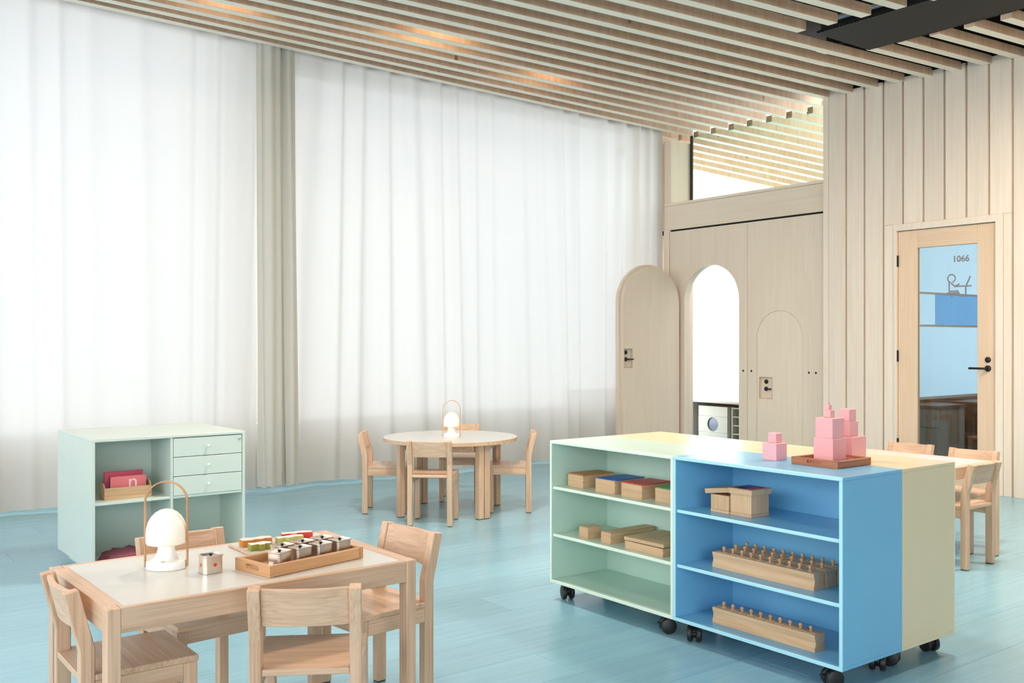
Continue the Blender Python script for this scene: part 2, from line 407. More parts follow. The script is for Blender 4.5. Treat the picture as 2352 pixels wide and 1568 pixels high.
# pictogram of a figure working at a desk (strokes)
NS = [0]
def stroke(b, p, q_, w_=.012):
    p = Vector(p); q_ = Vector(q_); d = (q_ - p).normalized(); n = Vector((-d.y, d.x)) * w_ / 2; p = p - d * w_ / 2; q_ = q_ + d * w_ / 2
    vs = [b.verts.new((c.x, c.y, 0)) for c in (p + n, p - n, q_ - n, q_ + n)]; NS[0] += 1; vt = [b.verts.new((v.co.x, v.co.y, .0010 + .00006 * NS[0])) for v in vs]
    b.faces.new(vs[::-1]); b.faces.new(vt)
    for i in range(4): b.faces.new((vs[i], vs[(i + 1) % 4], vt[(i + 1) % 4], vt[i]))
b = bmesh.new()
hc = (-.055, .07)
N = 20
A_ = [math.radians(285 + 330 * k / 24) for k in range(25)]
ro, ri = .039, .028
lo_ = [[b.verts.new((hc[0] + r_ * math.cos(a), hc[1] + r_ * math.sin(a), z_)) for a in A_] for r_, z_ in ((ri, 0), (ro, 0), (ro, .0009), (ri, .0009))]
for k in range(24):
    for m_ in range(4): b.faces.new((lo_[m_][k], lo_[m_][k + 1], lo_[(m_ + 1) % 4][k + 1], lo_[(m_ + 1) % 4][k]))
for k in (0, 24): b.faces.new([lo_[m_][k] for m_ in range(4)])
for p, q_ in (((-.075, .04), (-.075, -.04)), ((-.075, -.04), (0, -.04)), ((0, -.04), (.025, -.085)), ((.025, -.085), (.055, -.085)),
              ((-.09, -.055), (-.005, -.055)), ((-.05, -.055), (-.05, -.09)), ((-.055, .028), (-.025, .0)), ((-.025, .0), (.01, .018)),
              ((-.015, 0), (.115, 0)), ((.07, 0), (.07, -.085)), ((.078, .012), (.108, .078))):
    stroke(b, p, q_)
o = obj('pictogram', on_glass(b, 4.30, 1.735), grey_sign, dr); o['label'] = 'grey pictogram of a seated figure at a laptop'

# ---- plywood partition with arched doors
HT, SL = 2.836, 2.512
pw = struct(obj('wall_partition', box((UP, 5.45, SL + .018), (UP + .30, 7.80, HT - .032), .002), ply['y']))
obj('header_cap', box((UP - .004, 5.45, HT - .030), (UP + .304, 7.80, HT), .002), ply['y'], pw)
obj('slot_back', box((UP + .02, 5.45, SL - .02), (UP + .09, 8.05, SL + .018)), voidm, pw)
def arch_pts(vc, r, zs, n=24):
    return [(vc + r * math.cos(PI * k / n), zs + r * math.sin(PI * k / n)) for k in range(n + 1)]
def arch_panel(v0, v1, z0, z1, vc, r, zs, u0, u1, n=28):
    bm = bmesh.new()
    pts = [(vc - r, z0)] + [(vc - r * math.cos(PI * k / n), zs + r * math.sin(PI * k / n)) for k in range(n + 1)] + [(vc + r, z0)]
    # keyhole-free: left column, arch columns up to the top, right column
    cols = [(v0, v0, z0, z1)]
    def quad(a, b, c, d):
        f = [bm.verts.new((u0,) + p) for p in (a, b, c, d)]; g = [bm.verts.new((u1,) + p) for p in (a, b, c, d)]
        bm.faces.new(f); bm.faces.new(g[::-1]); return f, g
    quad((v0, z0), (vc - r, z0), (vc - r, z1), (v0, z1)); quad((vc + r, z0), (v1, z0), (v1, z1), (vc + r, z1))
    for p, q_ in zip(pts[1:-2], pts[2:-1]): quad(p, q_, (q_[0], z1), (p[0], z1))
    def rim(a, b):
        bm.faces.new([bm.verts.new(x) for x in ((u0,) + a, (u0,) + b, (u1,) + b, (u1,) + a)])
    for p, q_ in zip(pts, pts[1:]): rim(p, q_)
    for p, q_ in (((v0, z0), (v0, z1)), ((v0, z1), (v1, z1)), ((v1, z1), (v1, z0)), ((v0, z0), (vc - r, z0)), ((vc + r, z0), (v1, z0))): rim(p, q_)
    bmesh.ops.remove_doubles(bm, verts=bm.verts, dist=1e-5); return bm
SEAM = 6.606
AV, AR, AZ = 7.107, .386, 1.712
obj('panel', arch_panel(SEAM + .002, 7.69, .01, SL - .002, AV, AR, AZ, UP, UP + .085), ply['z'], pw)
BV, BR, BZ = 6.202, .283, 1.296
obj('panel', arch_panel(5.45, SEAM - .002, .01, SL - .002, BV, BR, BZ, UP, UP + .085), ply['z'], pw)
obj('jamb_post', box((UP - .01, 7.715, 0), (UP + .12, 7.80, SL + .02), .002), ply['z'], pw)
obj('jamb_post', box((UP + .0, 7.693, 0), (UP + .085, 7.712, SL - .002), .002), ply['z'], pw)
for v in (6.663, 6.555, 5.848, 5.767):
    obj('screw_cap', disc_u(.011, .004, UP + .001, v, .958), blackm, pw, True)
# clerestory window over the partition
wn = struct(obj('window_1', box((UG - .006, 5.6, HT), (UG + .006, 7.66, 3.64)), glass_m))
obj('mullion', box((UG - .012, 7.66, HT), (UG + .012, 7.69, 3.66), .002), black, wn)
obj('window_post', box((UP, 7.695, HT), (UP + .32, 7.80, 3.55), .002), ply['z'], wn)
obj('corner_post', box((8.0, 7.91, 0), (8.7, 8.34, 4.29)), ply['z'], wn)
def arch_leaf(r, zs, z0, t0, t1, n=28):
    pts = [(-r, z0), (r, z0)] + [(r * math.cos(PI * k / n), zs + r * math.sin(PI * k / n)) for k in range(n + 1)]
    return prism(pts, t0, t1, 'y')      # x across, y thickness, z up
def niche_cut(o, cx, zc, hw, hh, y0, depth, parent):
    pass
# closed small arched door: leaf with a real handle recess (built round the recess)
def leaf_with_niche(r, zs, z0, th, nx0, nx1, nz0, nz1, nd, n=24):
    """front face at y=0 (towards -y), thickness th; recess nd deep"""
    bm = bmesh.new()
    def top(x): return zs + math.sqrt(max(0, r * r - x * x))
    xs = sorted(set([-r * math.cos(PI * k / n) for k in range(n + 1)] + [nx0, nx1]))
    def q(a, b, c, d): bm.faces.new([bm.verts.new(p) for p in (a, b, c, d)])
    for a, b in zip(xs, xs[1:]):
        inside = a >= nx0 - 1e-6 and b <= nx1 + 1e-6
        spans = [(z0, z0, nz0, nz0), (nz1, nz1, top(b), top(a))] if inside else [(z0, z0, top(b), top(a))]
        for za, zb, zc, zd in spans: q((a, 0, za), (b, 0, zb), (b, 0, zc), (a, 0, zd))
        if inside:
            q((a, nd, nz0), (b, nd, nz0), (b, nd, nz1), (a, nd, nz1))
            q((a, 0, nz0), (b, 0, nz0), (b, nd, nz0), (a, nd, nz0)); q((a, 0, nz1), (b, 0, nz1), (b, nd, nz1), (a, nd, nz1))
        q((a, th, z0), (b, th, z0), (b, th, top(b)), (a, th, top(a)))
        q((a, 0, top(a)), (b, 0, top(b)), (b, th, top(b)), (a, th, top(a))); q((a, 0, z0), (b, 0, z0), (b, th, z0), (a, th, z0))
    for x in (nx0, nx1): q((x, 0, nz0), (x, nd, nz0), (x, nd, nz1), (x, 0, nz1))
    for x in (-r, r): q((x, 0, z0), (x, th, z0), (x, th, zs), (x, 0, zs))
    bmesh.ops.remove_doubles(bm, verts=bm.verts, dist=1e-5); return bm
def disc_y(r, d, x, y, z):
    b = lathe([(0, 0), (r, 0), (r, d * .8), (r * .9, d), (0, d)], 20); xform(b, Matrix.Translation((x, y, z)) @ Matrix.Rotation(PI / 2, 4, 'X')); return b
def arched_door(name, label, r, zs, loc, rot, nx0, nx1, nz0, nz1, lever_dir, extra=None):
    o = struct(obj(name, leaf_with_niche(r, zs, .012, .05, nx0, nx1, nz0, nz1, .035), ply['z'])); o['label'] = label
    o.location = loc; o.rotation_euler = (0, 0, rot)
    fr = bmesh.new(); wd = .006
    for a, b in (((nx0 - wd, -.003, nz0 - wd), (nx1 + wd, .004, nz0)), ((nx0 - wd, -.003, nz1), (nx1 + wd, .004, nz1 + wd)),
                 ((nx0 - wd, -.003, nz0), (nx0, .004, nz1)), ((nx1, -.003, nz0), (nx1 + wd, .004, nz1))): box(a, b, .001, fr)
    obj('recess_frame', fr, counter_m, o)
    cx = (nx0 * .62 + nx1 * .38) if lever_dir > 0 else (nx0 * .38 + nx1 * .62); cz = (nz0 + nz1) / 2
    l = obj('lock', disc_y(.022, .012, cx, .035, cz + .062), blackm, o, True)
    h = obj('handle', disc_y(.022, .016, cx, .035, cz - .012), blackm, o, True)
    obj('lever', tube([(cx, .03, cz - .012), (cx, .004, cz - .012), (cx + lever_dir * .01, .0, cz - .012), (cx + lever_dir * .085, .0, cz - .012)], .008, 8), blackm, h, True)
    return o
# local +y of the leaf points into the wall: rotate so that local x runs along -v and y along +u
arched_door('door_2', 'small closed arched plywood door with a recessed lever', BR - .003, BZ, (UP + .001, BV, 0), -PI / 2, -.246 + .0, -.246 + .155, .683, .896, 1)
# wide open arched door: hinge at the far jamb, swung into the room
hinge = Vector((UP - .03, AV + AR + .045, 0)); ang = math.radians(174.8)
rl = .40
cx_ = hinge + Vector((math.cos(ang), math.sin(ang), 0)) * (rl + .005)
dop = arched_door('door_3', 'tall arched plywood door standing open in front of the curtain', rl, 1.690, cx_, ang + PI, -rl + .02, -rl + .125, .985, 1.185, 1)
b = arch_leaf(rl + .022, 1.690, .012, .051, .085); o = obj('rebate_layer', b, ply['z'], dop)
b = arch_leaf(rl + .012, 1.690, .012, .086, .112); o = obj('outer_layer', b, ply['z'], dop)

# ---- next room through the arch: play kitchen counter, window beyond
t = thing('play_counter', 'pale low counter with white top seen through the open arch', 'counter', (9.3, 8.1, 0))
obj('worktop', box((-.02, -1.6, .50), (.42, 1.2, .53), .003), counter_m, t)
obj('end_panel', box((0, .42, .008), (.40, .45, .499), .002), counter_m, t)
obj('end_panel', box((0, -1.55, .008), (.40, -1.52, .499), .002), counter_m, t)
obj('back_panel', box((.38, -1.519, .008), (.40, .419, .499)), darkw['z'], t)
t = thing('toy_washing_machine', 'white toy washing machine with round dark porthole under the counter', 'toy washer', (9.33, 8.14, 0))
obj('body', box((.02, -.22, .012), (.33, .25, .455), .004), counter_m, t)
b = arch_panel(-.22, .25, .012, .455, .02, .088, .25, 0, .018)
obj('front_frame', box((0, -.22, .012), (.0195, .25, .13), .002), counter_m, t)
obj('front_frame', box((0, -.22, .33), (.0195, .25, .455), .002), counter_m, t)
# ring panel with round opening between the two bands
bm = bmesh.new(); N = 32
def rect_pt(a):
    c, s = math.cos(a), math.sin(a); hv = .235; hz = .0995
    k = min(hv / abs(c) if abs(c) > 1e-6 else 9, hz / abs(s) if abs(s) > 1e-6 else 9); return (.015 + c * k, .2305 + s * k)
for i in range(N):
    a0, a1 = 2 * PI * i / N + .0001, 2 * PI * (i + 1) / N + .0001
    p = [rect_pt(a0), rect_pt(a1), (.015 + .088 * math.cos(a1), .2305 + .088 * math.sin(a1)), (.015 + .088 * math.cos(a0), .2305 + .088 * math.sin(a0))]
    bm.faces.new([bm.verts.new((0,) + x) for x in p]); bm.faces.new([bm.verts.new(x) for x in ((0,) + p[3], (0,) + p[2], (.02,) + p[2], (.02,) + p[3])])
bmesh.ops.remove_doubles(bm, verts=bm.verts, dist=1e-5)
obj('door_panel', bm, counter_m, t)
obj('porthole', disc_u(.092, .004, .0195, .015, .2305), plain('dark_porthole', lin(96, 98, 108), .15, .3), t, True)
t = thing('cubby_rack', 'slim pale rack with four open pigeonholes beside the toy washer', 'rack', (9.33, 7.78, 0))
for y_ in (-.13, .06): obj('side', box((0, y_, .012), (.3, y_ + .014, .46), .001), counter_m, t)
for k in range(5): obj('shelf', box((.004, -.1155, .02 + k * .105), (.3, .0595, .032 + k * .105), .001), counter_m, t)
obj('back_board', box((.286, -.1155, .033), (.298, .0595, .46)), box_w['z'], t)
nw = struct(obj('wall_next_room', box((12.2, 5.0, 0), (12.3, 10.2, 4.29)), plaster))  # full height added to keep sky light out of the next room
struct(obj('wall_next_side', box((8.6, 10.1, 0), (12.2, 10.2, .6)), plaster))  # added to cut sky light on the counter, then kept low
nw2 = struct(obj('window_2', box((9.95, 7.0, .6), (10.0, 10.2, .65), .003), white))
obj('low_wall', box((9.95, 7.0, 0), (10.0, 10.2, .5995)), plaster, nw2)

# ---- office behind the glazed door
wol = struct(obj('wall_office_left', box((8.13, 5.45, 0), (11.0, 5.50, .66)), darkw['x']))
obj('window_head', box((8.13, 5.45, 2.45), (11.0, 5.50, 2.8)), plaster, wol)
ow2 = struct(obj('window_3', box((8.13, 5.45, .66), (11.0, 5.49, .69), .003), white))
for z in (1.42, 1.76): obj('transom', box((8.13, 5.455, z), (11.0, 5.485, z + .022), .002), white, ow2)
obj('blind', box((8.13, 5.491, .66), (11.0, 5.494, 1.42)), blind_a, ow2)
obj('blind', box((8.13, 5.491, 1.4205), (9.79, 5.494, 1.77)), blind_a, ow2)
obj('blind', box((9.7905, 5.491, 1.4205), (11.0, 5.494, 1.77)), blind_b, ow2)
obj('blind', box((8.13, 5.491, 1.7705), (9.3, 5.494, 2.45)), blind_b, ow2)
obj('blind', box((9.3005, 5.491, 1.7705), (11.0, 5.494, 2.45)), blind_a, ow2)
struct(obj('wall_office_right', box((8.13, 2.2, 0), (11.0, 2.3, 2.8)), plaster))
struct(obj('ceiling_office', box((8.13, 2.2, 2.8), (11.0, 5.50, 2.9)), plaster))
struct(obj('wall_office_back', box((10.9, 2.3, 0), (11.0, 5.44, 2.79)), darkw['z']))
t = thing('drawer_cabinet', 'low grey-brown drawer cabinet behind the lower door glass', 'cabinet', (9.12, 5.08, 0))
obj('body', box((.02, 0, .02), (.5, .36, .60), .003), greyw, t)
for k in range(3): obj('drawer_front', box((0, .004, .03 + k * .19), (.018, .356, .215 + k * .19), .003), greyw, t)
obj('worktop', box((-.02, -.02, .601), (.52, .364, .63), .003), darkw['y'], t)
t = thing('office_desk', 'brown wooden desk standing in the dark office behind the glass', 'desk', (9.75, 4.75, 0))
obj('desktop', box((-.08, -.45, .62), (.5, .5, .65), .004), darkw['y'], t)
for a in (-.06, .44):
    for c in (-.43, .43): obj('leg', box((a, c, 0), (a + .045, c + .045, .6195), .003), darkw['z'], t)
obj('stretcher', box((-.05, -.38, .28), (-.03, .43, .33), .002), darkw['y'], t)
t = thing('office_chair', 'reddish brown wooden chair beside the office desk', 'chair', (9.28, 4.62, 0))
obj('seat', box((-.17, -.17, .33), (.17, .17, .355), .006), red_w['x'], t)
for a in (-.16, .13):
    for c in (-.16, .13): obj('leg', box((a, c, 0), (a + .035, c + .035, .3295), .003), red_w['z'], t)
obj('backrest', box((.13, -.16, .48), (.155, .165, .58), .006), red_w['y'], t)
for c in (-.16, .13): obj('back_post', box((.13, c, .3555), (.16, c + .035, .479), .003), red_w['z'], t)

# ---- window wall behind the curtain
ws = struct(obj('wall_window', box((-5, 8.05, 0), (7.999, 8.30, .55)), plaster))
obj('window_head', box((3.2, 8.08, 3.70), (7.999, 8.3, 4.29)), plaster, ws)
obj('window_head', box((-5, 8.12, 3.93), (3.2, 8.3, 4.29)), plaster, ws)
struct(obj('wall_column', box((3.24, 8.301, 0), (3.62, 8.6, 4.29)), plaster))
wl = struct(obj('wall_left', box((-5.1, -4.5, 0), (-5, 8.3, 1.25)), plaster))  # unseen wall; sill added to keep low light from under the shelves
obj('unseen_lintel', box((-5.1, -4.5, 3.7), (-5, 8.3, 4.3)), plaster, wl)
for v_ in (-4.5, -1.9, .7, 3.3, 5.9, 8.2): obj('window_post', box((-5.1, v_, 1.25), (-5, v_ + .08, 3.7)), white, wl)
wbk = struct(obj('wall_back', box((-5, -4.6, 0), (8.1, -4.5, .8)), plaster))  # unseen wall; its window opening is added to light the slat sides
obj('unseen_lintel', box((-5, -4.6, 3.4), (8.1, -4.5, 4.3)), plaster, wbk)
obj('wall_pier', box((1.5, -4.6, .8), (8.1, -4.5, 3.4)), plaster, wbk)
struct(obj('trim_1', box((-4.9, VC - .05, 3.90), (8.05, VC + .05, 3.925)), white))   # curtain track above the slats
def curtain(name, u0, u1, mat, label, seed, amp=.036, lam=.215, z0=.032):
    rnd = random.Random(seed); ph = [rnd.uniform(0, 6.28) for _ in range(8)]
    n = int((u1 - u0) / .011); m = 22
    bm = bmesh.new(); g = []
    for j in range(m + 1):
        f = j / m; r_ = []
        for i in range(n + 1):
            u = u0 + (u1 - u0) * i / n
            zt = max(zbot(u, VC) + .045, 0) if u < 8.3 else 3.5
            z = z0 + .010 * math.sin(u * 3.1 + ph[0]) + f * (zt - z0)
            drift = (1 - f) * (.10 * math.sin(u * 1.3 + ph[1]) + .05 * math.sin(u * 3.7 + ph[2]))
            p = 2 * PI * (u + drift) / lam + 1.6 * math.sin(u * 1.9 + ph[3]) + 1.2 * math.sin(u * 5.3 + ph[4]) + .5 * math.sin(u * 11.7 + ph[7])
            a = amp * (.75 + .35 * math.sin(u * 2.3 + ph[5])) * (1 - .25 * (1 - f))
            d = a * math.sin(p) + .25 * a * math.sin(2 * p + 1.2)
            d += (1 - f) * .035 * math.sin(2 * PI * u / .62 + ph[6])
            d -= (1 - f) * .015
            e = min(1, (u - u0) / .06, (u1 - u) / .06)
            r_.append(bm.verts.new((u, VC + d * max(.15, e), z)))
        g.append(r_)
    for j in range(m):
        for i in range(n): bm.faces.new((g[j][i], g[j][i + 1], g[j + 1][i + 1], g[j + 1][i]))
    o = obj(name, bm, mat, None, True); tag(o, label, 'curtain'); return o
curtain('sheer_curtain', -4.0, 3.23, sheer, 'wide white sheer curtain left of the beige drape', 3, lam=.30)
curtain('sheer_curtain', 3.56, 8.09, sheer, 'white sheer curtain between the beige drape and the arched doors', 11, lam=.265)
# opaque gathered drape: two soft rolls
bm = bmesh.new(); g = []; m = 24
path = []
for k in range(25): a = PI - PI * k / 24; path.append((3.325 + .105 * math.cos(a), VC - .02 - .085 * math.sin(a)))
for k in range(17): a = PI - PI * k / 16; path.append((3.49 + .058 * math.cos(a), VC - .02 - .075 * math.sin(a)))
for j in range(m + 1):
    f = j / m; r_ = []
    for i, (u, v) in enumerate(path):
        zt = zbot(u, VC) + .04; wob = .012 * math.sin(f * 4 + i * .35) * (1 - f)
        r_.append(bm.verts.new((u + wob + (1 - f) * .02 * (1 if i > 24 else -.4), v + .012 * math.sin(i * .9 + f * 1.5) - .02 * (1 - f), .045 + .008 * math.sin(i * .8) + f * (zt - .045))))
    g.append(r_)
for j in range(m):
    for i in range(len(path) - 1): bm.faces.new((g[j][i], g[j][i + 1], g[j + 1][i + 1], g[j + 1][i]))
tag(obj('gathered_drape', bm, drape_m, None, True), 'dense beige drape gathered in two folds between the sheer curtains', 'drape')

# ================================================================== SHELF MODULES ON CASTORS
SWd, SHt, SDp = .824, .696, .383
Z0 = .082
def castor(parent, x, y, rot):
    c = obj('castor', box((-.018, -.018, .058), (.018, .018, Z0 - .001), .004), black, parent); c.location = (x, y, 0); c.rotation_euler = (0, 0, rot)
    for s in (-1, 1):
        b = lathe([(0, -.011), (.026, -.011), (.033, -.008), (.0345, 0), (.033, .008), (.026, .011), (0, .011)], 28)
        xform(b, Matrix.Translation((.012, s * .019, .0345)) @ Matrix.Rotation(PI / 2, 4, 'X'))
        smooth_by_angle(obj('wheel', b, black, c))
    b = lathe([(0, -.007), (.024, -.007), (.024, .007), (0, .007)], 20); xform(b, Matrix.Translation((.012, 0, .040)) @ Matrix.Rotation(PI / 2, 4, 'X')); obj('hub', b, blackm, c, False)
    obj('brake', box((.030, -.016, .040), (.056, .016, .046), .002), black, c)
def module(name, label, mat, emat, u0, v0, face, rots, open_front=True):
    """u0,v0 = corner with the smallest u and v; face -1: open towards -u, +1: open towards +u"""
    t = thing(name, label, 'shelf unit', (u0, v0, 0), 0, 'shelf units on castors pushed together')
    th = .014; g = .001
    W_, D_ = SWd - g, SDp - g
    fr = 0 if face < 0 else D_
    bx = lambda a, b: ((a[0], a[1], a[2]), (b[0], b[1], b[2]))
    zt = Z0 + SHt
    obj('top_panel', box((0, 0, zt - th), (D_, W_, zt), .0015), mat, t)
    obj('bottom_panel', box((0, 0, Z0), (D_, W_, Z0 + th), .0015), mat, t)
    obj('side_panel', box((0, 0, Z0 + th), (D_, th, zt - th), .0008), mat, t)
    obj('side_panel', box((0, W_ - th, Z0 + th), (D_, W_, zt - th), .0008), mat, t)
    bk = (D_ - .018, D_ - .006) if face < 0 else (.006, .018)
    obj('back_panel', box((bk[0], th + .0005, Z0 + th + .0005), (bk[1], W_ - th - .0005, zt - th - .0005)), mat, t)
    for k in (1, 2):
        z = Z0 + SHt * k / 3
        a, b = (.012, bk[0] - .0005) if face < 0 else (bk[1] + .0005, D_ - .012)
        obj('shelf', box((a, th + .0005, z - .006), (b, W_ - th - .0005, z + .006), .001), mat, t)
        e0, e1 = (.004, .0118) if face < 0 else (D_ - .0118, D_ - .004)
        obj('shelf_edge', box((e0, th + .0005, z - .007), (e1, W_ - th - .0005, z + .007), .002), emat, t)
    # bevelled front edges in a paler tone
    e0, e1 = (-.005, -.0005) if face < 0 else (D_ + .0005, D_ + .005)
    bm = bmesh.new()
    box((e0, 0, zt - th), (e1, W_, zt), .0012, bm); box((e0, 0, Z0), (e1, W_, Z0 + th), .0012, bm)
    box((e0, 0, Z0 + th), (e1, th, zt - th), .0012, bm); box((e0, W_ - th, Z0 + th), (e1, W_, zt - th), .0012, bm)
    obj('front_edge', bm, emat, t)
    for (x, y_), r_ in zip(((.055, .07), (.055, W_ - .07), (D_ - .055, .07), (D_ - .055, W_ - .07)), rots): castor(t, x, y_, r_)
    return t
UB, VB = 3.042, 2.052
module('shelf_unit', 'blue open shelf unit nearest the viewer holding knobbed cylinder blocks', blue, blue_edge, UB, VB, -1, (2.7, -2.5, .5, 2.9))
module('shelf_unit', 'mint green open shelf unit beside the blue one, with lidded boxes', mint, mint_edge, UB, VB + SWd, -1, (2.6, 1.2, 2.4, .4))
module('shelf_unit', 'cream shelf unit back to back with the blue one', cream, cream_edge, UB + SDp, VB, 1, (1.9, .3, 1.2, 2.1))
module('shelf_unit', 'cream shelf unit back to back with the mint one', cream, cream_edge, UB + SDp, VB + SWd, 1, (1.0, 2.0, .4, 2.3))
ZTOP = Z0 + SHt; ZS1 = Z0 + SHt * 2 / 3 + .0062; ZS2 = Z0 + SHt / 3 + .0062; ZS3 = Z0 + .0143

# ---- things on the shelves
def lidded_box(name, label, u0, v0, du, dv, h, z, lid_mat, lid_t=.005, over=0.0, lid_rot=0, lid_shift=(0, 0), lid_lift=0, grp='wooden boxes on the mint shelves'):
    t = thing(name, label, 'box', (u0 + du / 2, v0 + dv / 2, z), 0, grp)
    th = .006; bm = bmesh.new()
    obj('front_wall', box((-du / 2, -dv / 2, 0), (-du / 2 + th, dv / 2, h), .0008), box_w['y'], t)
    obj('back_wall', box((du / 2 - th, -dv / 2, 0), (du / 2, dv / 2, h), .0008), box_w['y'], t)
    obj('side_wall', box((-du / 2 + th, -dv / 2, 0), (du / 2 - th, -dv / 2 + th, h), .0006), box_w['x'], t)
    obj('side_wall', box((-du / 2 + th, dv / 2 - th, 0), (du / 2 - th, dv / 2, h), .0006), box_w['x'], t)
    obj('base', box((-du / 2 + th, -dv / 2 + th, 0), (du / 2 - th, dv / 2 - th, .005)), box_w['x'], t)
    nj = max(3, int(h / .012)); bm = bmesh.new()      # finger joints at the visible corner
    for k in range(nj):
        if k % 2 == 0:
            z0_ = h * k / nj; box((-du / 2 - .0004, -dv / 2 - .0004, z0_ + .001), (-du / 2 + th, -dv / 2 + .004, z0_ + h / nj - .001), 0, bm)
            box((-du / 2 - .0004, dv / 2 - .004, z0_ + .001), (-du / 2 + th, dv / 2 + .0004, z0_ + h / nj - .001), 0, bm)
    obj('finger_joints', bm, beech['x'], t)['kind'] = 'stuff'
    l = obj('lid', box((-du / 2 - over, -dv / 2 - over, 0), (du / 2 + over, dv / 2 + over, lid_t), .001), lid_mat, t)
    l.location = (lid_shift[0], lid_shift[1], h + .0004 + lid_lift); l.rotation_euler = (0, 0, lid_rot)
    return t
ub = UB + .07
lidded_box('lidded_box', 'wooden box with brown lid on the upper mint shelf', ub, 3.535, .20, .114, .060, ZS1, brownp)
lidded_box('lidded_box', 'wooden box with blue lid on the upper mint shelf', ub, 3.313, .19, .134, .062, ZS1, bluep, .004, lid_rot=.03, lid_shift=(.004, -.003))
lidded_box('lidded_box', 'wooden box with red lid on the upper mint shelf', ub, 3.135, .19, .135, .062, ZS1, redp, .004, lid_rot=.05, lid_shift=(.004, -.002))
lidded_box('lidded_box', 'wooden box with green lid at the right end of the upper mint shelf', ub + .01, 2.928, .19, .135, .062, ZS1, greenp, .004, lid_rot=.03, lid_shift=(.003, -.002))
lidded_box('lidded_box', 'small square wooden box on the middle mint shelf', UB + .045, 3.472, .09, .064, .05, ZS2, box_w['x'])
lidded_box('lidded_box', 'long narrow wooden box on the middle mint shelf', UB + .055, 3.324, .29, .068, .048, ZS2, box_w['x'], .004)
lidded_box('lidded_box', 'wide flat wooden box with skewed lid on the middle mint shelf', UB + .05, 2.985, .25, .24, .036, ZS2, box_w['x'], .016, .002, .02, (.004, .006), .002)
# cube boxes on the upper blue shelf
t = thing('cube_box', 'tall wooden cube box with coloured checker lid on upper blue shelf', 'box', (3.135, 2.538, ZS1), 0)
obj('body', box((0, 0, .012), (.112, .108, .088), .001), box_w['z'], t)
obj('base', box((-.001, -.001, 0), (.113, .109, .0115), .001), box_w['y'], t)
l = obj('lid', box((-.008, -.008, .0885), (.120, .116, .112), .0015), box_w['y'], t)
cols = [bluep, bluep, redp, bluep, bluep, redp, black, black, redp]
for i in range(3):
    for j in range(3): obj('tile', box((.012 + i * .031, .012 + j * .029, .1123), (.041 + i * .031, .039 + j * .029, .1135)), cols[(2 - i) * 3 + (2 - j)], l)
t = thing('cube_box', 'wooden cube box with tilted lid on the upper blue shelf', 'box', (3.130, 2.650, ZS1), 0)
obj('body', box((0, 0, .012), (.105, .096, .074), .001), box_w['z'], t)
obj('base', box((-.001, -.0005, 0), (.106, .097, .0115), .001), box_w['y'], t)
l = obj('lid', box((-.006, -.004, 0), (.112, .122, .020), .0015), box_w['y'], t); l.location = (0, .002, .0895); l.rotation_euler = (-.14, 0, 0)
# knobbed cylinder blocks
def cyl_block(label, u0, v0, L, Wd, Ht, z, sizes, knob_k):
    t = thing('cylinder_block', label, 'cylinder block', (u0, v0, z), 0, 'knobbed cylinder blocks on the blue shelves')
    pr = [(0, 0), (0, Ht * .22), (.0045, Ht * .38), (.006, Ht * .55), (.0035, Ht * .72), (0, Ht * .86), (0, Ht), (Wd, Ht), (Wd, Ht * .86), (Wd - .0035, Ht * .72), (Wd - .006, Ht * .55), (Wd - .0045, Ht * .38), (Wd, Ht * .22), (Wd, 0)]
    b = prism(pr, 0, L, 'y'); smooth_by_angle(obj('block', b, box_w['y'], t), 50)
    for k, r in enumerate(sizes):
        y_ = L - .035 - k * (L - .075) / 9
        d = obj('cylinder', lathe([(0, 0), (r, 0), (r, .0012), (r - .0012, .002), (0, .002)], 24), box_w['x'], t); d.location = (Wd / 2, y_, Ht + .0002)
        kb = obj('knob', lathe([(0, 0), (.0065, 0), (.0045, .004), (.004, .007), (.0065, .010), (.0078, .0145), (.0062, .019), (.003, .0212), (0, .0217)], 14), beech['z'], d, True); kb.location = (0, 0, .002)
lr = [.027 - .0019 * k for k in range(10)]; eq = [.024] * 10
cyl_block('front cylinder block of three on the middle blue shelf', 3.130, 2.238, .50, .067, .064, ZS2, lr, 1)
cyl_block('middle cylinder block of three on the middle blue shelf', 3.203, 2.236, .50, .067, .064, ZS2, eq, 1)
cyl_block('rear cylinder block of three on the middle blue shelf', 3.276, 2.238, .50, .067, .064, ZS2, lr[::-1], 1)
cyl_block('single cylinder block on the bottom blue shelf', 3.108, 2.218, .50, .064, .064, ZS3, lr[::-1], 1)
